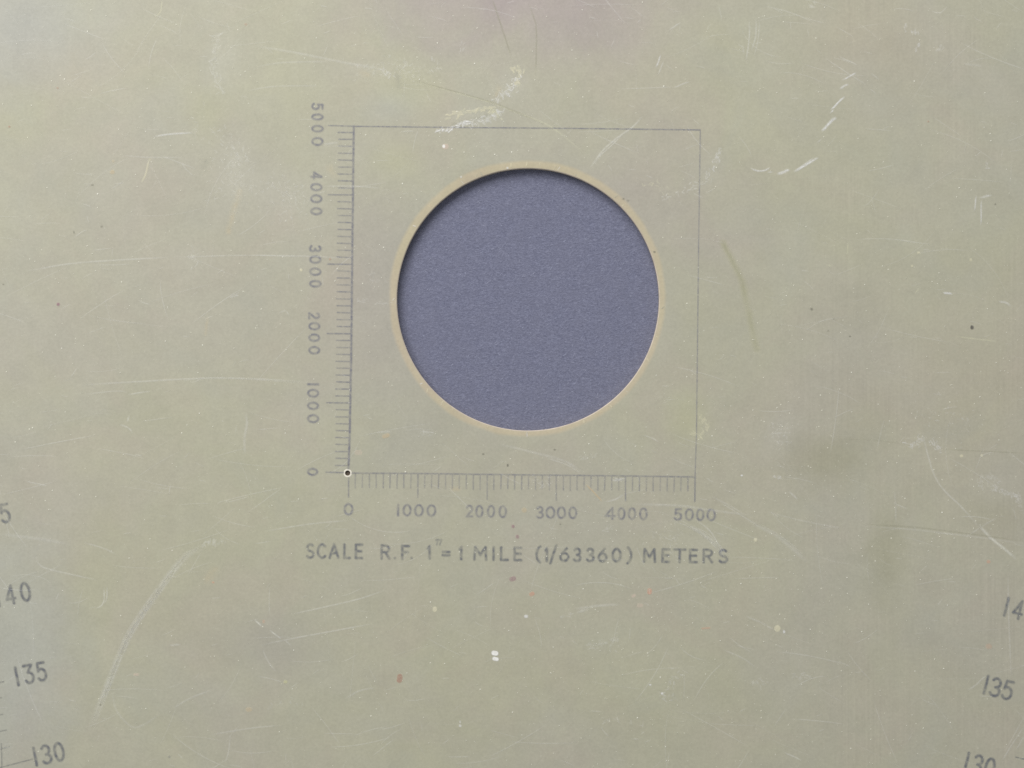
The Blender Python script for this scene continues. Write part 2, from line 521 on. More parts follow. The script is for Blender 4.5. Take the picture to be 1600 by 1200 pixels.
# ------------------------------------------------------------------ stroke lettering
def arc(cx, cy, rx, ry, a0, a1, n=14):
    return [(cx + rx * math.cos(math.radians(a0 + (a1 - a0) * i / n)), cy + ry * math.sin(math.radians(a0 + (a1 - a0) * i / n))) for i in range(n + 1)]
G = {
    '0': [arc(.5, .5, .5, .5, 0, 360, 28)],
    '1': [[(.5, 0), (.5, 1)]],
    'i': [[(.18, .80), (.5, 1), (.5, 0)]],
    '2': [arc(.5, .72, .46, .28, 165, -35, 14) + [(.02, 0), (1, 0)]],
    '3': [arc(.45, .745, .45, .255, 150, -90, 14) + arc(.45, .245, .53, .245, 90, -150, 14)],
    't': [[(.03, 1), (.95, 1), (.42, .60)] + arc(.45, .30, .52, .30, 80, -150, 14)],
    '4': [[(.74, 0), (.74, 1), (0, .27), (1, .27)]],
    '5': [[(.92, 1), (.20, 1), (.12, .55)] + arc(.46, .33, .52, .33, 130, -145, 16)],
    '6': [[(.78, 1), (.30, .66)] + arc(.5, .31, .5, .31, 140, 500, 24)],
    'S': [arc(.52, .755, .42, .245, 40, 262, 14) + arc(.50, .255, .48, .255, 82, -150, 14)],
    'C': [arc(.58, .5, .56, .5, 48, 312, 22)],
    'A': [[(0, 0), (.5, 1), (1, 0)], [(.2, .34), (.8, .34)]],
    'L': [[(.05, 1), (.05, 0), (1, 0)]],
    'E': [[(1, 1), (.05, 1), (.05, 0), (1, 0)], [(.05, .52), (.9, .52)]],
    'R': [[(.05, 0), (.05, 1), (.52, 1)] + arc(.55, .745, .40, .255, 90, -90, 10) + [(.05, .49)], [(.5, .49), (1, 0)]],
    'F': [[(1, 1), (.08, 1), (.08, 0)], [(.08, .52), (.85, .52)]],
    'M': [[(0, 0), (.06, 1), (.5, .36), (.94, 1), (1, 0)]],
    'I': [[(.5, 0), (.5, 1)]],
    'T': [[(0, 1), (1, 1)], [(.5, 1), (.5, 0)]],
    '.': [[(.5, .02), (.5, .03)]],
    '(': [arc(1.0, .5, 1.0, .64, 118, 242, 14)],
    ')': [arc(0.0, .5, 1.0, .64, 62, -62, 14)],
    '/': [[(0, -.12), (1, 1.15)]],
    '=': [[(0, .62), (1, .62)], [(0, .34), (1, .34)]],
    '"': [[(0, .9), (.4, 1), (.12, .0)], [(.6, .9), (1, 1), (.72, .0)]],
}
def glyph_strokes(ch, cx, cy, w, h, ang, hw, soft, st):
    a = math.radians(ang)
    rx, ry = math.cos(a), math.sin(a)
    ux, uy = math.sin(a), -math.cos(a)
    out = []
    for s in G[ch]:
        pts = [(cx + (x - .5) * w * rx + (y - .5) * h * ux, cy + (x - .5) * w * ry + (y - .5) * h * uy) for x, y in s]
        out.append((pts, hw, soft, st))
    return out

def line_mark(name, pts, hw, mat, parent, st=0.75, soft=0.8, breakup=0.35):
    return cover_sheet(name, [(pts, hw, soft, st)], mat, parent, next_z(Z_INK), 1.0, breakup, 3.2)

# vertical scale: line, graduations, numerals
AX = [(552.8, 197.3), (551.0, 340), (548.6, 565), (546.4, 680), (544.4, 733)]
def axis_x(y):
    ys = [p[1] for p in AX]
    return float(np.interp(y, ys, [p[0] for p in AX]))
vscale = line_mark('vertical_scale', AX, 1.75, M_INK, prot, 0.68, 1.3)
vscale['label'] = 'violet graduated line left of the round hole with turned numerals'
for k in range(0, 51):
    y = 738.2 - k * (738.2 - 196.2) / 50
    big = k % 10 == 0
    if k == 50:
        continue
    xe = (509.0 + 0.09 * k) if big else (524.0 + 0.105 * k)
    xs = 537.0 if k == 0 else axis_x(y) - 1.8
    line_mark('tick_mark', [(xe + R.uniform(-.8, .8), y - 0.5 + R.uniform(-.3, .3)), (xs, y + R.uniform(-.2, .2))], 1.0 if not big else 1.1, M_INK, vscale,
              R.uniform(0.50, 0.68), 0.95)
VN = [('5000', 496.0, 19, [(166.3, 11.5), (182.8, 11), (201, 11.5), (221, 14)]),
      ('4000', 494.2, 19, [(274, 12), (292.3, 12.5), (310.5, 14), (330, 12.5)]),
      ('3000', 492.6, 19, [(388.7, 11.5), (405.6, 13), (424.5, 13), (443.3, 12)]),
      ('2000', 491.0, 18.5, [(493.2, 11), (509.6, 13), (527.6, 13), (547.2, 13)]),
      ('1000', 489.2, 18.5, [(600.4, 6), (614.3, 13.5), (634, 13), (654.2, 14)]),
      ('0', 488.4, 17, [(737.2, 12.5)])]
for txt, x, h, pos in VN:
    ss = []
    for ch, (y, w) in zip(txt, pos):
        ss += glyph_strokes(ch, x, y, w - 3.0, h - 3.0, 91, 1.8, 1.5, 0.62)
    cover_sheet('numeral', ss, M_INK, vscale, next_z(Z_INK), 1.0, 0.30, 4.0)

# horizontal scale
hscale = line_mark('horizontal_scale', [(550.5, 739.2), (640, 739.6), (800, 741.7), (960, 743.4), (1086, 745.2)], 1.2, M_INK, prot, 0.56, 1.05)
hscale['label'] = 'violet graduated line below the round hole with upright numerals'
for k in range(0, 51):
    x = 544.6 + k * (1085.7 - 544.6) / 50
    y0 = float(np.interp(x, [544, 640, 800, 960, 1086], [739.2, 739.6, 741.7, 743.4, 745.2])) + 1.6
    big = k % 10 == 0
    y1 = (776.8 + 0.13 * k) if big else (761.6 + 0.115 * k)
    if k == 0:
        y0 = 746.5
    line_mark('tick_mark', [(x + R.uniform(-.3, .3), y0), (x - 0.2 + R.uniform(-.4, .4), y1 + R.uniform(-1, 1))], 1.0 if not big else 1.1, M_INK, hscale,
              R.uniform(0.40, 0.56), 0.95)
HN = [('0', 795.7, 19.5, [(544.5, 15)]),
      ('1000', 797, 19.5, [(622, 6), (636, 14), (654.5, 15), (674, 15)]),
      ('2000', 798.5, 20, [(733.5, 12), (749, 12.5), (767.2, 12.5), (785.5, 13)]),
      ('3000', 800.5, 19.5, [(843.8, 12), (860, 15), (877.2, 14.5), (895, 14)]),
      ('4000', 802, 20, [(953.5, 17), (971, 12.5), (987.5, 13), (1005.2, 13.5)]),
      ('5000', 803.8, 19.5, [(1059.3, 13.5), (1077, 14), (1094, 13), (1111.2, 14.5)])]
for txt, y, h, pos in HN:
    ss = []
    for i, (ch, (x, w)) in enumerate(zip(txt, pos)):
        ss += glyph_strokes(ch, x, y + i * 0.25, w - 3.0, h - 3.0, 0.8, 1.75, 1.5, 0.62)
    cover_sheet('numeral', ss, M_INK, hscale, next_z(Z_INK), 1.0, 0.38, 4.0)

# the two other sides of the printed square
border = line_mark('border_line', [(513, 196.0), (553, 197.3), (700, 199.0), (900, 200.6), (1094.0, 203.0)], 0.95, M_INK, prot, 0.70, 0.85)
border2 = line_mark('border_line', [(1094.2, 205.2), (1091.6, 375), (1088.2, 680), (1086.0, 743), (1085.6, 783.5)], 0.85, M_INK, prot, 0.60, 0.85)

# caption, one mesh for each character
CAP = [('S', 484.6, 861, 14, 24), ('C', 502.5, 861, 15, 24), ('A', 522, 861, 16.5, 24), ('L', 542, 861.3, 12, 24), ('E', 560.5, 861.5, 13, 24),
       ('R', 602, 862.5, 16, 23.5), ('.', 617, 863, 4, 22), ('F', 633.3, 863, 14.5, 23), ('.', 643, 863, 4, 22),
       ('i', 671.2, 863, 11, 22.5), ('"', 685.5, 847, 11.5, 9.5), ('=', 697, 864.5, 13.5, 22), ('i', 720.8, 864, 11, 22.5),
       ('M', 750.4, 864.5, 21.5, 22.5), ('I', 771.2, 864.8, 5, 22.5), ('L', 787.8, 865, 14, 22.5), ('E', 808.8, 865.5, 14, 22.5),
       ('(', 843.5, 866, 13.5, 25), ('i', 854.4, 866.5, 10, 23), ('/', 864.5, 866.5, 12, 25), ('6', 881.8, 866.5, 15.5, 22.5), ('3', 902, 866.8, 13, 22.5),
       ('3', 922.5, 867, 13, 22.5), ('6', 941.5, 867.2, 15, 22.5), ('0', 963.5, 867.4, 15.5, 22.5), (')', 981.0, 867.6, 13.5, 25),
       ('M', 1014.8, 867.9, 20, 22.5), ('E', 1040, 868.1, 13.5, 22.5), ('T', 1062, 868.3, 20, 22.5), ('E', 1083, 868.6, 14, 22.5),
       ('R', 1105.7, 868.8, 17, 22.5), ('S', 1129.7, 869, 15.5, 22.5)]
caption = bpy.data.objects.new('caption', None)
COL.objects.link(caption)
caption.parent = prot
caption.location = P(800, 865)
for ch, x, y, w, h in CAP:
    ss = glyph_strokes(ch, x, y, w - (3.2 if w > 6 else 0), h - 3.2 if h > 12 else h - 1.5, 0.7, 2.1 if ch != '"' else 1.3, 1.5, 0.68 if ch != '"' else 0.5)
    o = cover_sheet('letter', ss, M_INK2, caption, next_z(Z_INK), 1.0, 0.42, 4.5)
    o.matrix_parent_inverse = caption.matrix_basis.inverted()

# bearings at both sides
def bearing(txt, cx, cy, ang, pitch, w=16.5, h=31, st=0.72, tick=None):
    a = math.radians(ang)
    ss = []
    n = len(txt)
    for i, ch in enumerate(txt):
        o = pitch[i]
        ww = 5 if ch == '1' else w
        ss += glyph_strokes(ch, cx + o * math.cos(a), cy + o * math.sin(a), ww - 3.5, h - 3.5, ang, 2.3, 1.5, st)
    o = cover_sheet('bearing_numeral', ss, M_INK2, prot, next_z(Z_INK), 1.0, 0.32, 5.0)
    if tick:
        line_mark('tick_mark', tick, 1.0, M_INK2, o, 0.6)
    return o
bearing('145', -13, 806, -11, (-20, -1, 21), st=0.62)
bearing('140', 18, 929, -11, (-22, -2, 22))
bearing('1t5', 46, 1053, -11, (-20, -1, 19), tick=[(-14, 1069), (5.5, 1065)])
bearing('130', 75.5, 1178, -11, (-21, -3, 17), tick=[(-14, 1203), (51, 1186)])
bearing('140', 1594, 953, 14, (-22, -3, 19))
bearing('135', 1561, 1075, 14, (-21, -5, 14), w=17.5)
bearing('130', 1531, 1195, 14, (-21, -3, 16), tick=[(1587, 1183), (1618, 1190)])
edge_line = line_mark('bearing_line', [(2, 1162), (2.6, 1180), (3.0, 1206)], 1.0, M_INK2, prot, 0.5)
for a, b in (((-8, 1118.5), (4, 1116)), ((-8, 1144.5), (10, 1140.5)), ((-8, 1172), (15, 1166.5)), ((-8, 1092), (2, 1090))):
    line_mark('tick_mark', [a, b], 0.9, M_INK2, edge_line, 0.5)

# ------------------------------------------------------------------ stains in the plastic
def stain(mat, pts, hw, soft, st, breakup=0.4, ncell=18, cell=3.0):
    return cover_sheet('stain', [(pts, hw, soft, st)], mat, prot, next_z(Z_STAIN), cell, breakup, ncell)
stain(M_OLIVE, [(1130, 380), (1160, 440), (1182, 545)], 3, 6, 0.48, 0.5, 12, 1.5)
stain(M_TAN, [(375, 300), (363, 335), (357, 362)], 2, 6, 0.40, 0.6, 6, 1.5)
stain(M_TAN, [(324, 498), (321, 522)], 1.2, 2.6, 0.45, 0.5, 5, 1)
stain(M_TAN, [(515, 262), (522, 274)], 3, 7, 0.32, 0.6, 5, 1.5)
stain(M_TAN, [(565, 113), (575, 118)], 2, 6, 0.30, 0.5, 5, 1.5)
stain(M_TAN, [(708, 764), (716, 764)], 2, 5, 0.42, 0.4, 4, 1)
stain(M_TAN, [(780, 137), (775, 150)], 2, 6, 0.30, 0.6, 5, 1.5)
stain(M_TAN, [(335, 890), (325, 905)], 3, 9, 0.30, 0.6, 6, 1.5)
stain(M_GREY, [(322, 250), (316, 262)], 3, 11, 0.38, 0.6, 5, 1.5)
stain(M_GREY, [(620, 112), (624, 132)], 2, 10, 0.42, 0.6, 4, 1.5)
stain(M_GREY, [(708, 195), (750, 184), (772, 176)], 1, 6, 0.40, 0.6, 4, 1)
stain(M_GREY, [(805, 115)], 2, 6, 0.45, 0.6, 3, 1)

# ------------------------------------------------------------------ scratches
def scratch(mat, *items):
    items = [(smooth_path(p), hw, so * 1.35, st * (0.66 if mat in (M_SCR, M_CREAM) else 0.85 if mat is M_SCRB else 1.5)) for p, hw, so, st in items]
    if len(items) > 8:                      # a bundle of hairs that make one scratch
        return strips('scratch', items, mat, prot)
    for it in items:
        strips('scratch', [it], mat, prot)
def bundle(path, n, spread, hw, st, wob=1.0):
    out = []
    for i in range(n):
        ox, oy = R.gauss(0, spread), R.gauss(0, spread * 0.4)
        m = len(path)
        a = R.randint(0, max(0, m // 3)); b = R.randint(max(a + 2, m - m // 3), m) if m > 2 else m
        q = [(x + ox + R.uniform(-wob, wob), y + oy + R.uniform(-wob, wob)) for x, y in path[a:b]]
        if len(q) >= 2:
            out.append((q, hw * R.uniform(.6, 1.4), hw * .8, st * R.uniform(.5, 1.2)))
    return out
ARC = [(318, 853), (292, 868), (270, 892), (250, 920), (227, 952), (206, 985), (188, 1022), (172, 1062), (156, 1102), (143, 1136)]
scratch(M_SCR, (ARC, 4.2, 2.2, 0.34), *bundle(ARC, 16, 2.4, 0.6, 0.22, 0.6))
scratch(M_SCR, ([(1004, 181), (990, 197), (965, 215), (944, 233), (931, 250), (922, 263)], 1.0, 0.8, 0.50), ([(975, 208), (955, 228), (938, 243), (929, 257)], 0.6, 0.6, 0.45))
scratch(M_SCR, ([(1441, 676), (1450, 712), (1461, 745), (1477, 768), (1502, 792), (1530, 824)], 0.9, 0.8, 0.40))
scratch(M_SCR, ([(1528, 820), (1550, 842), (1570, 858), (1588, 873)], 1.7, 1.0, 0.62), ([(1508, 840), (1535, 822), (1558, 808)], 0.8, 0.8, 0.30))
scratch(M_SCR, ([(1170, 815), (1215, 838), (1262, 878)], 2.2, 1.8, 0.24), ([(1190, 820), (1230, 845), (1256, 868)], 0.6, 0.6, 0.28), ([(1125, 785), (1150, 800), (1185, 822)], 0.7, 0.7, 0.30), ([(1110, 775), (1140, 790), (1165, 805)], 0.7, 0.7, 0.25))
scratch(M_SCR, ([(40, 424), (110, 412), (190, 406), (265, 402)], 0.9, 0.7, 0.40), ([(270, 402), (380, 399), (470, 400), (552, 404)], 0.6, 0.6, 0.32))
scratch(M_SCR, ([(120, 602), (220, 596), (320, 591), (400, 592), (482, 597)], 0.9, 0.8, 0.36), ([(280, 596), (340, 590), (470, 598)], 0.6, 0.6, 0.3))
scratch(M_SCR, ([(455, 960), (505, 949), (560, 936), (602, 922)], 0.8, 0.7, 0.42), ([(408, 1008), (460, 997), (520, 986), (585, 974)], 0.7, 0.7, 0.42))
scratch(M_SCR, ([(397, 969), (410, 978)], 1.3, 0.7, 0.72), ([(421, 985), (440, 998)], 0.9, 0.6, 0.70), ([(443, 999), (455, 1008)], 0.8, 0.6, 0.55))
scratch(M_SCR, ([(162, 918), (163, 935), (159, 946), (150, 951)], 0.8, 0.6, 0.52), ([(167, 916), (167, 934), (163, 944)], 0.7, 0.6, 0.45))
scratch(M_SCR, ([(780, 694), (830, 706), (880, 720), (912, 738)], 1.2, 1.2, 0.26), ([(855, 716), (885, 726), (908, 740)], 0.7, 0.6, 0.35), ([(1005, 680), (1018, 684), (1030, 691)], 0.8, 0.6, 0.35))
FAN = [(1050, 812), (1075, 822), (1100, 836), (1122, 856), (1134, 874)]
scratch(M_SCR, *bundle(FAN, 9, 5, 0.6, 0.40, 1.2), ([(1086, 812), (1108, 828), (1122, 850), (1132, 872)], 0.7, 0.6, 0.42))
scratch(M_SCR, ([(985, 788), (1060, 790), (1110, 797), (1180, 806)], 1.2, 1.2, 0.26))
scratch(M_DARK, ([(826, 5), (834, 28), (838, 48), (837, 120)], 0.7, 0.8, 0.24), ([(768, -5), (783, 40), (800, 92)], 0.8, 0.9, 0.26))
scratch(M_DARK, ([(640, 124), (700, 140), (760, 157), (800, 172), (850, 193)], 0.8, 0.8, 0.24))
scratch(M_CREAM, ([(642, 126), (702, 142), (762, 159), (802, 174), (860, 198), (920, 245)], 0.8, 0.8, 0.30))
scratch(M_DARK, ([(1345, 819), (1420, 823), (1500, 832), (1605, 846)], 0.8, 0.9, 0.20), ([(1470, 702), (1540, 705), (1605, 708)], 0.6, 0.7, 0.20), ([(1300, 685), (1370, 688), (1420, 694)], 0.6, 0.7, 0.12))
scratch(M_SCR, ([(1345, 822), (1420, 827), (1500, 836), (1605, 850)], 0.8, 0.9, 0.18))
scratch(M_SCRB, ([(1338, 113), (1328, 119), (1316, 126)], 1.0, 0.6, 0.60), ([(1326, 131), (1318, 135), (1312, 140)], 1.3, 0.7, 0.55), ([(1320, 150), (1308, 162), (1298, 173)], 1.2, 0.6, 0.82), ([(1303, 170), (1297, 178)], 1.0, 0.6, 0.7))
scratch(M_SCRB, ([(1307, 183), (1300, 188), (1291, 198), (1284, 206)], 1.7, 1.0, 0.78), ([(1300, 185), (1298, 192)], 1.5, 0.8, 0.65))
scratch(M_SCRB, ([(1279, 245), (1262, 256), (1240, 269)], 1.5, 0.8, 0.72), ([(1272, 246), (1255, 258), (1242, 267)], 0.7, 0.6, 0.5), ([(1276, 225), (1284, 216)], 0.7, 0.7, 0.3))
scratch(M_SCRB, ([(1234, 264), (1226, 268), (1214, 273)], 1.8, 1.0, 0.72), ([(1208, 268), (1199, 270)], 0.9, 0.6, 0.55), ([(1172, 263), (1184, 267), (1196, 266), (1203, 261)], 1.0, 0.7, 0.62))
scratch(M_SCR, ([(1310, 88), (1330, 97), (1340, 102)], 0.7, 0.7, 0.42), ([(1360, 115), (1375, 124)], 0.9, 0.8, 0.35), ([(1455, 18), (1470, 20), (1480, 9)], 0.7, 0.6, 0.4), ([(1505, 100), (1535, 103)], 1.2, 1.0, 0.22))
scratch(M_SCR, ([(1170, 32), (1171, 55), (1166, 95)], 0.8, 0.7, 0.42), ([(1181, 28), (1181, 55), (1174, 80)], 0.8, 0.7, 0.36), ([(1160, 70), (1163, 85)], 0.8, 0.8, 0.3))
scratch(M_SCRB, ([(1032, 85), (1029, 96), (1025, 106)], 1.0, 0.6, 0.55), ([(1037, 95), (1028, 118)], 0.6, 0.6, 0.3), ([(1052, 138), (1065, 132), (1078, 127)], 0.7, 0.6, 0.35), ([(1045, 48), (1064, 34)], 0.7, 0.6, 0.35))
scratch(M_SCR, ([(935, 60), (932, 48)], 0.6, 0.5, 0.35), ([(960, 60), (955, 75)], 0.6, 0.5, 0.3), ([(996, 36), (1001, 30)], 0.7, 0.5, 0.4), ([(920, 27), (933, 29)], 0.8, 0.6, 0.4))
scratch(M_SCRB, ([(1525, 305), (1523, 330)], 0.9, 0.7, 0.5), ([(1533, 312), (1533, 352)], 0.9, 0.7, 0.5), ([(1530, 310), (1550, 304)], 1.4, 0.8, 0.5))
scratch(M_SCRB, ([(1473, 458), (1480, 458), (1489, 459)], 1.3, 0.8, 0.62), ([(1560, 472), (1570, 472), (1580, 478)], 1.3, 0.9, 0.45))
scratch(M_CREAM, ([(1493, 526), (1520, 529), (1560, 534)], 0.9, 0.7, 0.35), ([(1430, 460), (1437, 448)], 0.8, 0.7, 0.35), ([(1324, 400), (1325, 377)], 0.8, 0.6, 0.35), ([(1290, 415), (1303, 415)], 1.2, 0.9, 0.3))
scratch(M_SCRB, ([(240, 214), (262, 210), (302, 207)], 1.0, 0.8, 0.50))
scratch(M_CREAM, ([(233, 247), (230, 262), (227, 274), (221, 286)], 1.1, 0.7, 0.62), ([(233, 247), (236, 252)], 1.2, 0.7, 0.5), ([(253, 0), (251, 18), (242, 27)], 0.8, 0.6, 0.4))
scratch(M_SCR, ([(190, 243), (235, 246), (285, 246)], 0.7, 0.7, 0.26), ([(400, 72), (460, 82), (540, 98), (600, 108)], 1.2, 1.2, 0.28), ([(400, 105), (440, 98), (520, 96)], 0.9, 0.9, 0.22), ([(385, 142), (430, 135), (500, 134)], 0.8, 0.8, 0.22))
scratch(M_SCR, ([(187, 664), (200, 668), (208, 677)], 0.9, 0.7, 0.45), ([(201, 648), (200, 660)], 1.4, 0.9, 0.5), ([(200, 617), (215, 614), (235, 611)], 0.8, 0.6, 0.45), ([(133, 616), (180, 611), (200, 613)], 0.7, 0.7, 0.25))
scratch(M_SCR, ([(40, 752), (75, 759)], 0.7, 0.6, 0.38), ([(132, 848), (160, 856), (182, 866)], 0.8, 0.7, 0.36), ([(55, 870), (65, 885), (100, 895), (152, 906)], 0.9, 0.7, 0.34), ([(0, 834), (60, 842), (110, 850)], 1.6, 1.6, 0.2), ([(383, 645), (386, 660), (382, 685), (383, 710)], 1.4, 1.2, 0.3))
scratch(M_SCR, ([(415, 830), (450, 824), (490, 818), (545, 813)], 0.8, 0.7, 0.36), ([(505, 226), (530, 222)], 1.4, 1.0, 0.34), ([(506, 291), (555, 291), (595, 294)], 0.7, 0.6, 0.36))
scratch(M_SCR, ([(264, 1009), (283, 1006)], 1.2, 0.8, 0.4), ([(270, 1108), (295, 1092), (330, 1078)], 0.9, 0.8, 0.28), ([(330, 1148), (390, 1138), (440, 1133)], 0.8, 0.7, 0.3), ([(360, 1150), (357, 1175), (352, 1192)], 0.7, 0.6, 0.32), ([(410, 1015), (420, 1035), (432, 1050)], 0.7, 0.6, 0.3), ([(175, 1080), (182, 1110), (205, 1135), (225, 1132), (250, 1115)], 1.0, 1.0, 0.22))
scratch(M_SCR, ([(540, 1092), (560, 1080), (585, 1074)], 0.9, 0.8, 0.3), ([(690, 1165), (703, 1153)], 0.7, 0.6, 0.25), ([(700, 1183), (735, 1182)], 0.7, 0.6, 0.3), ([(1225, 1176), (1240, 1182), (1253, 1188)], 0.9, 0.6, 0.5), ([(1130, 1015), (1160, 1028), (1180, 1042)], 0.8, 0.8, 0.28), ([(1165, 963), (1190, 973), (1208, 984)], 0.9, 0.9, 0.26))
scratch(M_SCR, ([(900, 952), (930, 947), (968, 944)], 1.4, 1.2, 0.34), ([(900, 958), (922, 950)], 1.6, 1.2, 0.36), ([(985, 1155), (1000, 1154)], 0.8, 0.6, 0.4))
scratch(M_SCR, ([(1232, 768), (1247, 780)], 1.1, 0.8, 0.48), ([(1200, 800), (1260, 815), (1320, 826)], 0.7, 0.7, 0.2), ([(1395, 786), (1418, 795)], 0.7, 0.7, 0.3), ([(1397, 768), (1399, 785), (1400, 820)], 0.9, 0.8, 0.22))
scratch(M_SCR, ([(1575, 895), (1576, 960), (1580, 1060)], 0.8, 0.8, 0.26), ([(1540, 1055), (1525, 1070), (1512, 1079)], 1.0, 0.8, 0.34), ([(1600, 1135), (1580, 1165), (1565, 1190)], 0.7, 0.7, 0.36), ([(1600, 1150), (1588, 1172)], 0.7, 0.7, 0.34), ([(1600, 1120), (1570, 1175)], 0.6, 0.6, 0.26))
scratch(M_SCRB, ([(956, 751), (966, 750), (978, 747)], 1.4, 1.0, 0.45), ([(958, 747), (976, 751)], 0.8, 0.7, 0.4), ([(945, 785), (962, 780), (975, 772)], 0.8, 0.8, 0.3))
scratch(M_TAN, ([(915, 757), (925, 766), (934, 776), (941, 783)], 0.9, 0.6, 0.7))
scratch(M_SCR, ([(588, 676), (600, 675), (612, 674)], 0.9, 0.7, 0.4), ([(655, 674), (680, 676)], 0.8, 0.7, 0.25))
scratch(M_SCR, ([(450, 425), (452, 438)], 0.7, 0.6, 0.25), ([(435, 491), (446, 485), (452, 494)], 0.7, 0.6, 0.4), ([(400, 399), (470, 401)], 0.6, 0.5, 0.3))

# ------------------------------------------------------------------ scuffs: clusters of short gouges
def scuff(mat, path, spread, n, length, ang, hw, st, jit=0.5, relief=0.00002, name='scuff'):
    path = smooth_path(path)
    ss = []
    for i in range(n):
        q = path[R.randrange(len(path))]
        x, y = q[0] + R.gauss(0, spread), q[1] + R.gauss(0, spread)
        a = math.radians(ang) + R.gauss(0, jit)
        L = length * R.uniform(.3, 1.3)
        ss.append(([(x - L / 2 * math.cos(a), y - L / 2 * math.sin(a)), (x + L / 2 * math.cos(a), y + L / 2 * math.sin(a))], hw * R.uniform(.5, 1.3), 0.7, 0.8 * st * R.uniform(.35, 1.0)))
    return cover_sheet(name, ss, mat, prot, next_z(Z_SCR), 0.8, 0.35, 2.2, relief)
scuff(M_SCRB, [(686, 204), (700, 202), (718, 196), (730, 191)], 2.2, 46, 6, -25, 0.9, 0.95, 0.7, 0.00008)
scuff(M_SCRB, [(728, 193), (750, 189), (770, 181), (780, 177)], 3.4, 60, 5, 25, 0.8, 0.70, 0.7, 0.00008)
scuff(M_CREAM, [(694, 184), (712, 178), (732, 174), (752, 172), (770, 173)], 2.0, 44, 7, -12, 1.4, 0.70, 0.4, 0.00008)
scuff(M_CREAM, [(766, 171), (776, 176), (784, 183)], 2.0, 16, 6, 30, 0.8, 0.5, 0.5, 0.00006)
scuff(M_CREAM, [(800, 108), (808, 106), (812, 112), (811, 124), (806, 132)], 1.8, 40, 6, 95, 1.0, 0.75, 0.6, 0.00006)
scuff(M_SCRB, [(806, 120), (806, 132), (795, 140), (786, 147), (776, 155)], 3.2, 60, 5, 100, 0.7, 0.75, 0.7, 0.00006)
scuff(M_SCRB, [(598, 110), (604, 114), (610, 118)], 2.5, 18, 4, 40, 0.7, 0.6, 0.8, 0.00005)
scuff(M_SCR, [(590, 112), (640, 112), (650, 118)], 5.0, 36, 3, 0, 0.6, 0.45, 1.2, 0.00004)
scuff(M_SCRB, [(674, 92), (684, 98), (676, 110)], 2.0, 9, 5, 50, 0.6, 0.5, 0.5)
scuff(M_SCR, [(720, 67), (727, 67), (724, 78)], 1.5, 8, 5, 100, 0.6, 0.45, 0.5)
scuff(M_SCRB, [(1125, 233), (1118, 250), (1113, 262), (1106, 275)], 2.2, 34, 5, 110, 0.7, 0.55, 0.6)
scuff(M_SCR, [(1104, 281), (1086, 292), (1066, 298), (1050, 305), (1036, 310)], 2.2, 36, 5, -20, 0.7, 0.5, 0.7)
scuff(M_CREAM, [(1010, 290), (1018, 288), (1040, 297)], 4.0, 16, 4, 30, 0.7, 0.4, 1.0)
scuff(M_SCR, [(335, 55), (348, 52)], 2.0, 12, 8, -25, 0.6, 0.45, 0.3)
scuff(M_SCR, [(342, 62), (334, 80), (333, 100), (338, 122), (348, 142)], 3.0, 60, 5, 70, 0.7, 0.40, 0.8)
scuff(M_SCR, [(304, 210), (306, 180), (318, 162)], 2.0, 14, 4, 60, 0.6, 0.35, 0.8)
scuff(M_SCR, [(320, 850), (330, 848), (348, 847)], 2.0, 30, 6, 100, 0.7, 0.48, 0.6)
scuff(M_SCRB, [(1418, 690), (1425, 697), (1438, 690), (1436, 684)], 2.6, 44, 3, 30, 0.7, 0.58, 1.0)
scuff(M_SCRB, [(1455, 690), (1464, 696), (1468, 703)], 2.4, 30, 3, 30, 0.7, 0.58, 1.0)
scuff(M_SCR, [(1532, 760), (1535, 748), (1548, 744), (1558, 752)], 2.8, 50, 4, 120, 0.7, 0.42, 0.9)
scuff(M_SCRB, [(1552, 760), (1565, 767), (1578, 772), (1590, 776)], 2.6, 48, 4, 30, 0.7, 0.52, 0.9)
scuff(M_SCR, [(1590, 782), (1600, 795)], 3.0, 18, 4, 40, 0.8, 0.42, 0.8)
scuff(M_SCRB, [(1415, 40), (1416, 50), (1424, 50), (1430, 49)], 1.8, 16, 4, 85, 0.7, 0.55, 0.4)
scuff(M_SCRB, [(1431, 78), (1435, 70)], 1.0, 6, 6, -60, 0.9, 0.6, 0.3)
scuff(M_SCR, [(1466, 78), (1475, 68)], 1.5, 8, 6, -50, 0.7, 0.4, 0.3)
scuff(M_SCR, [(1262, 6), (1270, 10), (1274, 6)], 2.0, 10, 5, 30, 0.9, 0.42, 0.6)
scuff(M_SCRB, [(1540, 250), (1541, 262)], 2.0, 5, 5, 50, 0.7, 0.4, 0.5)
scuff(M_CREAM, [(1095, 652), (1104, 660), (1104, 670), (1096, 680)], 1.8, 32, 6, 80, 0.8, 0.55, 0.6)
scuff(M_CREAM, [(1084, 678), (1098, 684)], 2.5, 16, 5, 30, 0.7, 0.5, 0.8)
scuff(M_SCR, [(1210, 665), (1222, 690), (1230, 672)], 7.0, 50, 2.5, 0, 0.6, 0.42, 1.5)
scuff(M_SCRB, [(1210, 745), (1218, 746)], 1.2, 8, 4, 0, 0.8, 0.55, 0.5)
scuff(M_SCR, [(922, 1012), (950, 1003), (965, 1000), (955, 1018)], 3.5, 40, 5, -25, 0.7, 0.42, 0.6)
scuff(M_SCRB, [(1034, 1083), (1040, 1088), (1050, 1085), (1046, 1066), (1060, 1052)], 3.0, 36, 4, -50, 0.7, 0.42, 0.8)
scuff(M_SCR, [(1242, 1058), (1262, 1056)], 2.5, 18, 6, -10, 0.7, 0.4, 0.5)
scuff(M_SCR, [(1180, 1068), (1190, 1064), (1194, 1071)], 2.5, 16, 5, 60, 0.6, 0.4, 0.7)
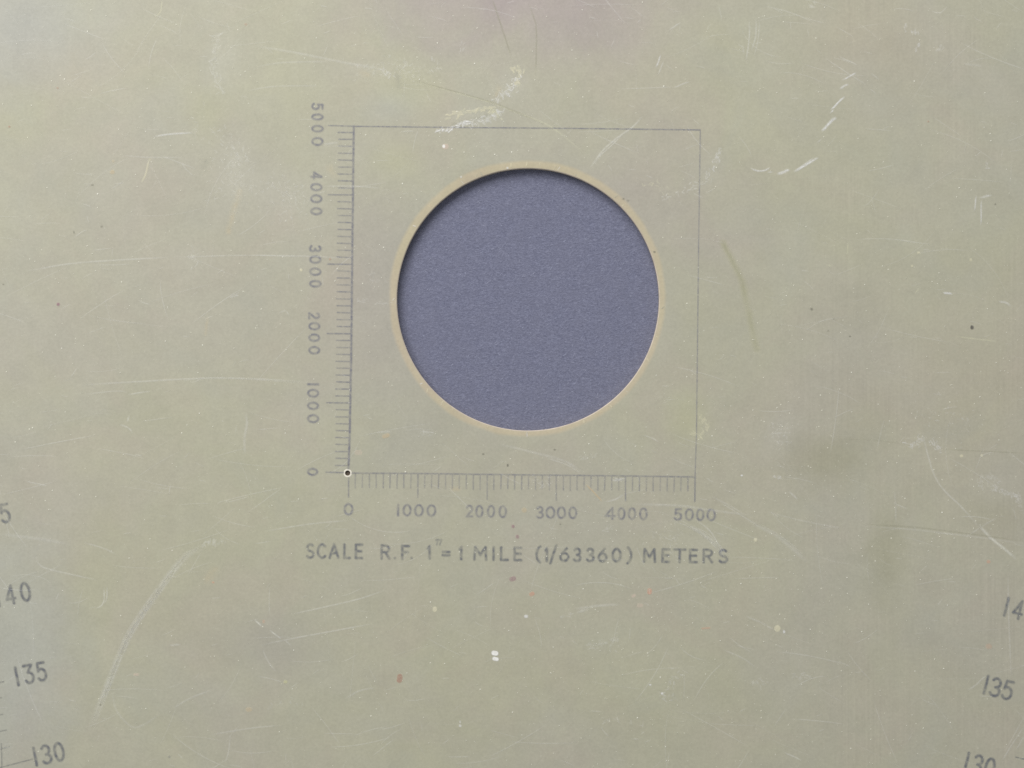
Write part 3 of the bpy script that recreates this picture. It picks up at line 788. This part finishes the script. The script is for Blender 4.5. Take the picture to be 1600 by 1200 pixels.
scuff(M_SCR, [(946, 1126), (960, 1126), (1003, 1132), (1005, 1142)], 2.2, 20, 4, -20, 0.7, 0.42, 0.8)
scuff(M_SCR, [(880, 964), (892, 960)], 2.0, 12, 5, -30, 0.7, 0.4, 0.5)
scuff(M_SCR, [(560, 470), (600, 473), (618, 472)], 1.8, 22, 5, 0, 0.6, 0.40, 0.6)
scuff(M_SCR, [(580, 433), (590, 437)], 5.0, 20, 3, 0, 0.6, 0.32, 1.5)
scuff(M_SCR, [(660, 673), (665, 677), (675, 675)], 2.0, 14, 5, 10, 0.6, 0.32, 0.7)
scuff(M_SCR, [(910, 715), (920, 712), (928, 714)], 2.0, 16, 4, -40, 0.6, 0.4, 0.5)
scuff(M_SCR, [(945, 830), (955, 822)], 2.0, 10, 5, -40, 0.6, 0.4, 0.5)
scuff(M_SCR, [(1010, 840), (1050, 835), (1055, 870)], 8.0, 40, 4, 20, 0.6, 0.35, 1.0)
scuff(M_SCR, [(835, 750), (852, 758), (860, 748)], 4.0, 26, 5, 20, 0.6, 0.36, 1.0)
scuff(M_SCR, [(420, 1105), (448, 1098), (470, 1100)], 2.5, 14, 4, -20, 0.6, 0.32, 0.8)
scuff(M_SCR, [(360, 225), (372, 242), (380, 285)], 7.0, 34, 5, 80, 0.7, 0.30, 1.0)
scuff(M_SCR, [(410, 290), (450, 300), (440, 320)], 7.0, 24, 4, 10, 0.6, 0.30, 1.0)
scuff(M_SCR, [(300, 395), (305, 405), (300, 420)], 3.5, 16, 5, 85, 0.7, 0.34, 0.5)
scuff(M_SCR, [(350, 200), (365, 250), (345, 290), (400, 300)], 14, 90, 5, 75, 0.6, 0.34, 1.0)
scuff(M_SCR, [(560, 120), (620, 100), (690, 115)], 10, 70, 4, 10, 0.6, 0.32, 1.2)
scuff(M_SCR, [(420, 280), (470, 310), (430, 340)], 12, 70, 5, 0, 0.6, 0.32, 1.2)
scuff(M_SCRB, [(364, 463), (372, 460)], 1.2, 7, 6, -25, 0.8, 0.4, 0.3)
scuff(M_SCR, [(1508, 680), (1460, 630), (1480, 640)], 16, 60, 2, 0, 0.6, 0.4, 1.5)

# ------------------------------------------------------------------ flecks of paint and dirt
def fleck(mat, x, y, rx, ry, st=0.8, ang=0.0, soft=1.0):
    a = math.radians(ang)
    L = max(rx, ry) - min(rx, ry)
    if ry > rx:
        a += math.pi / 2
    r = min(rx, ry)
    pts = [(x - L * math.cos(a), y - L * math.sin(a)), (x + L * math.cos(a) + 0.01, y + L * math.sin(a))]
    return cover_sheet('fleck', [(pts, r, soft, st)], mat, prot, next_z(Z_SCR), 0.7, 0.2, 2.5, 0.00002)
for args in [
    (M_RED, 624.5, 1060, 4.2, 7.0, 0.62, 8), (M_PURP, 801, 904.5, 5.5, 3.6, 0.55, -15), (M_PURP, 808.5, 838.5, 2.8, 3, 0.6),
    (M_PURP, 801.5, 822.5, 2.4, 2.6, 0.7), (M_ORANGE, 831, 928, 4.2, 3, 0.6, -25), (M_CREAM, 679.5, 952, 3.2, 4, 0.85),
    (M_WHITE, 822, 963, 3.2, 2.4, 0.6), (M_WHITE, 773.3, 1020.6, 5.4, 3.6, 0.95, 10, 0.7), (M_WHITE, 774.3, 1029.6, 5.0, 2.9, 0.92, 12, 0.7),
    (M_ORANGE, 1015, 924, 3.6, 5, 0.5), (M_PINK, 1015, 924, 2, 4, 0.5), (M_CREAM, 1214.5, 982, 4.6, 5, 0.8, 20), (M_WHITE, 1225, 987, 1.6, 2.4, 0.6),
    (M_PINK, 990, 931, 3.5, 2.4, 0.45, -30), (M_PINK, 1000, 946, 5, 3, 0.3), (M_ORANGE, 1103, 981.5, 7, 1.3, 0.4, -4),
    (M_TAN, 603, 681, 6, 3, 0.7, -15), (M_BLACK, 793.2, 727, 1.4, 2.2, 0.7), (M_BLACK, 755, 709.3, 2, 1.3, 0.6), (M_BLACK, 866.5, 702.5, 1.6, 1, 0.8),
    (M_BLACK, 1518.7, 511.5, 2.6, 3.4, 0.85), (M_PURP, 91, 475.5, 2.6, 2.6, 0.75), (M_RED, 14.5, 198, 1.6, 1.3, 0.7), (M_RED, 90, 137.5, 1.4, 1, 0.6),
    (M_BLACK, 144.5, 289, 2.2, 1, 0.5), (M_PINK, 696, 229, 5, 4, 0.5), (M_WHITE, 693.5, 228.6, 2.2, 2.6, 0.85), (M_TAN, 175.5, 269, 3.5, 3, 0.55),
    (M_TAN, 177, 252, 2, 2, 0.4), (M_YELLOW, 446, 1065.5, 2.8, 2.4, 0.95), (M_TAN, 389, 1108.5, 5, 3.2, 0.55), (M_GREY, 264.5, 1182, 2, 2, 0.6),
    (M_BLACK, 1268, 483, 2.4, 2, 0.55, 40), (M_BLACK, 1303, 498, 1, 1, 0.6), (M_BLACK, 1294, 517, 1.4, 1, 0.5), (M_BLACK, 1328, 525.5, 1.6, 1.1, 0.6),
    (M_BLACK, 1555, 319, 1.1, 1.1, 0.8), (M_RED, 1450.5, 190, 1.1, 1.1, 0.7), (M_BLACK, 974.3, 310.6, 1.7, 1.3, 0.6), (M_BLACK, 981, 313.2, 2.2, 1.4, 0.35),
    (M_BLACK, 1022.5, 393.5, 1.9, 1.3, 0.6), (M_ORANGE, 1544.5, 877.5, 3, 2.6, 0.4), (M_ORANGE, 1545, 1010, 5, 4, 0.22), (M_TAN, 819, 797, 3.6, 4, 0.55, -30),
    (M_RED, 515.5, 405, 1.4, 1.6, 0.5), (M_BLACK, 875.5, 819, 1.2, 1.2, 0.5), (M_CREAM, 470.5, 422, 1.8, 2.2, 0.75), (M_PINK, 560, 707, 6, 4, 0.25),
    (M_BLACK, 158.7, 354, 1.8, 1.4, 0.45), (M_BLACK, 115.5, 363, 1.2, 2.2, 0.4, -20), (M_BLACK, 5, 444, 1.4, 1.2, 0.5), (M_RED, 384, 38, 2.4, 2, 0.3),
    (M_BLACK, 157, 1101, 1, 1.6, 0.6), (M_ORANGE, 333, 910, 2, 1.3, 0.5), (M_ORANGE, 412, 971, 2, 2.6, 0.3), (M_PINK, 213, 1054, 4.5, 2, 0.4),
    (M_CREAM, 1180.5, 843.5, 2.6, 2.8, 0.8), (M_CREAM, 1502.5, 712.5, 2.4, 2, 0.75), (M_CREAM, 1534, 712, 1.8, 1.8, 0.7), (M_CREAM, 1435, 395, 2.2, 1.6, 0.7),
    (M_CREAM, 1517, 406, 1.6, 2.2, 0.65), (M_CREAM, 1425, 415.5, 1.4, 1.8, 0.65), (M_WHITE, 719, 1134, 2.0, 1.8, 0.55), (M_WHITE, 719, 1128, 0.9, 2, 0.45),
    (M_BLUE, 1022, 963, 1, 1, 0.4), (M_WHITE, 1034.5, 1083.5, 1.7, 1.7, 0.75), (M_WHITE, 1016, 1070, 1.6, 1.2, 0.7), (M_WHITE, 1159, 743, 1.6, 1.2, 0.7),
    (M_WHITE, 793, 262.5, 1.6, 1.4, 0.5), (M_WHITE, 720.5, 276.5, 1.3, 1.3, 0.6), (M_WHITE, 823.5, 679, 0.8, 3.2, 0.4)]:
    fleck(*args)

# nicks and grime on the rim of the hole
for i in range(34):
    a = R.uniform(0, 6.283)
    r0 = HR + R.uniform(2.0, 6.0)
    L = R.uniform(1.0, 6.0)
    t = a + R.gauss(0, 0.5)
    x, y = HC[0] + r0 * math.cos(a), HC[1] + r0 * math.sin(a)
    cover_sheet('nick', [([(x, y), (x + L * math.cos(t), y + L * math.sin(t))], R.uniform(0.35, 0.9), 0.6, R.uniform(0.2, 0.55))],
                R.choice((M_GREY, M_CREAM, M_TAN, M_SCRB)), prot, next_z(Z_SCR), 0.7, 0.2, 2.0)

# ------------------------------------------------------------------ uncountable dust and hairlines
def thin_density(x, y):
    return 0.30 + 0.9 * math.exp(-(((x - 1050) / 330) ** 2 + ((y - 900) / 300) ** 2)) + 0.45 * math.exp(-(((x - 700) / 300) ** 2 + ((y - 350) / 260) ** 2)) + 0.35 * math.exp(-(((x - 1480) / 160) ** 2 + ((y - 650) / 400) ** 2))
V, F, C = [], [], []
n = 0
while n < 10000:
    x, y = R.uniform(-60, 1660), R.uniform(-60, 1260)
    if R.random() > thin_density(x, y) or math.hypot(x - HC[0], y - HC[1]) < RR + 3 or math.hypot(x - PIN[0], y - PIN[1]) < 9:
        continue
    r = 0.34 + 1.0 * R.random() ** 7
    e = R.uniform(0.45, 1.0)
    th = R.uniform(0, 3.14)
    cv = R.uniform(0.25, 0.95)
    b = len(V)
    for k in range(6):
        a = k * math.pi / 3
        q = R.uniform(0.75, 1.2)
        px, py = q * r * math.cos(a), q * r * e * math.sin(a)
        V.append(P(x + px * math.cos(th) - py * math.sin(th), y + px * math.sin(th) + py * math.cos(th), TOP + 0.00007 + n * 1e-9))
        C.append(cv)
    F.append(tuple(b + k for k in (5, 4, 3, 2, 1, 0)))
    n += 1
dust = link_mesh('dust_specks', V, F, M_DUST, prot, C)
dust['kind'] = 'stuff'

items = []
n = 0
while n < 1000:
    x, y = R.uniform(-60, 1660), R.uniform(-60, 1260)
    L = 12 + 110 * R.random() ** 3
    if math.hypot(x - HC[0], y - HC[1]) < RR + L / 2 + 8:
        continue
    if R.random() < 0.6:
        t = R.gauss(-0.12 if x < 650 else 0.15, 0.3)
    else:
        t = R.uniform(0, 3.14)
    bend = R.gauss(0, 0.35)
    k = max(4, int(L / 8))
    pts, px, py = [], x - L / 2 * math.cos(t), y - L / 2 * math.sin(t)
    for i in range(k + 1):
        pts.append((px, py))
        a = t + bend * (i / k - 0.5)
        px += L / k * math.cos(a); py += L / k * math.sin(a)
    items.append((pts, R.uniform(0.35, 0.8), 0.5, R.uniform(0.04, 0.19)))
    n += 1
hair = strips('hairline_scratches', items, M_SCR, prot, Z_SCR + 0.000014)
hair['kind'] = 'stuff'
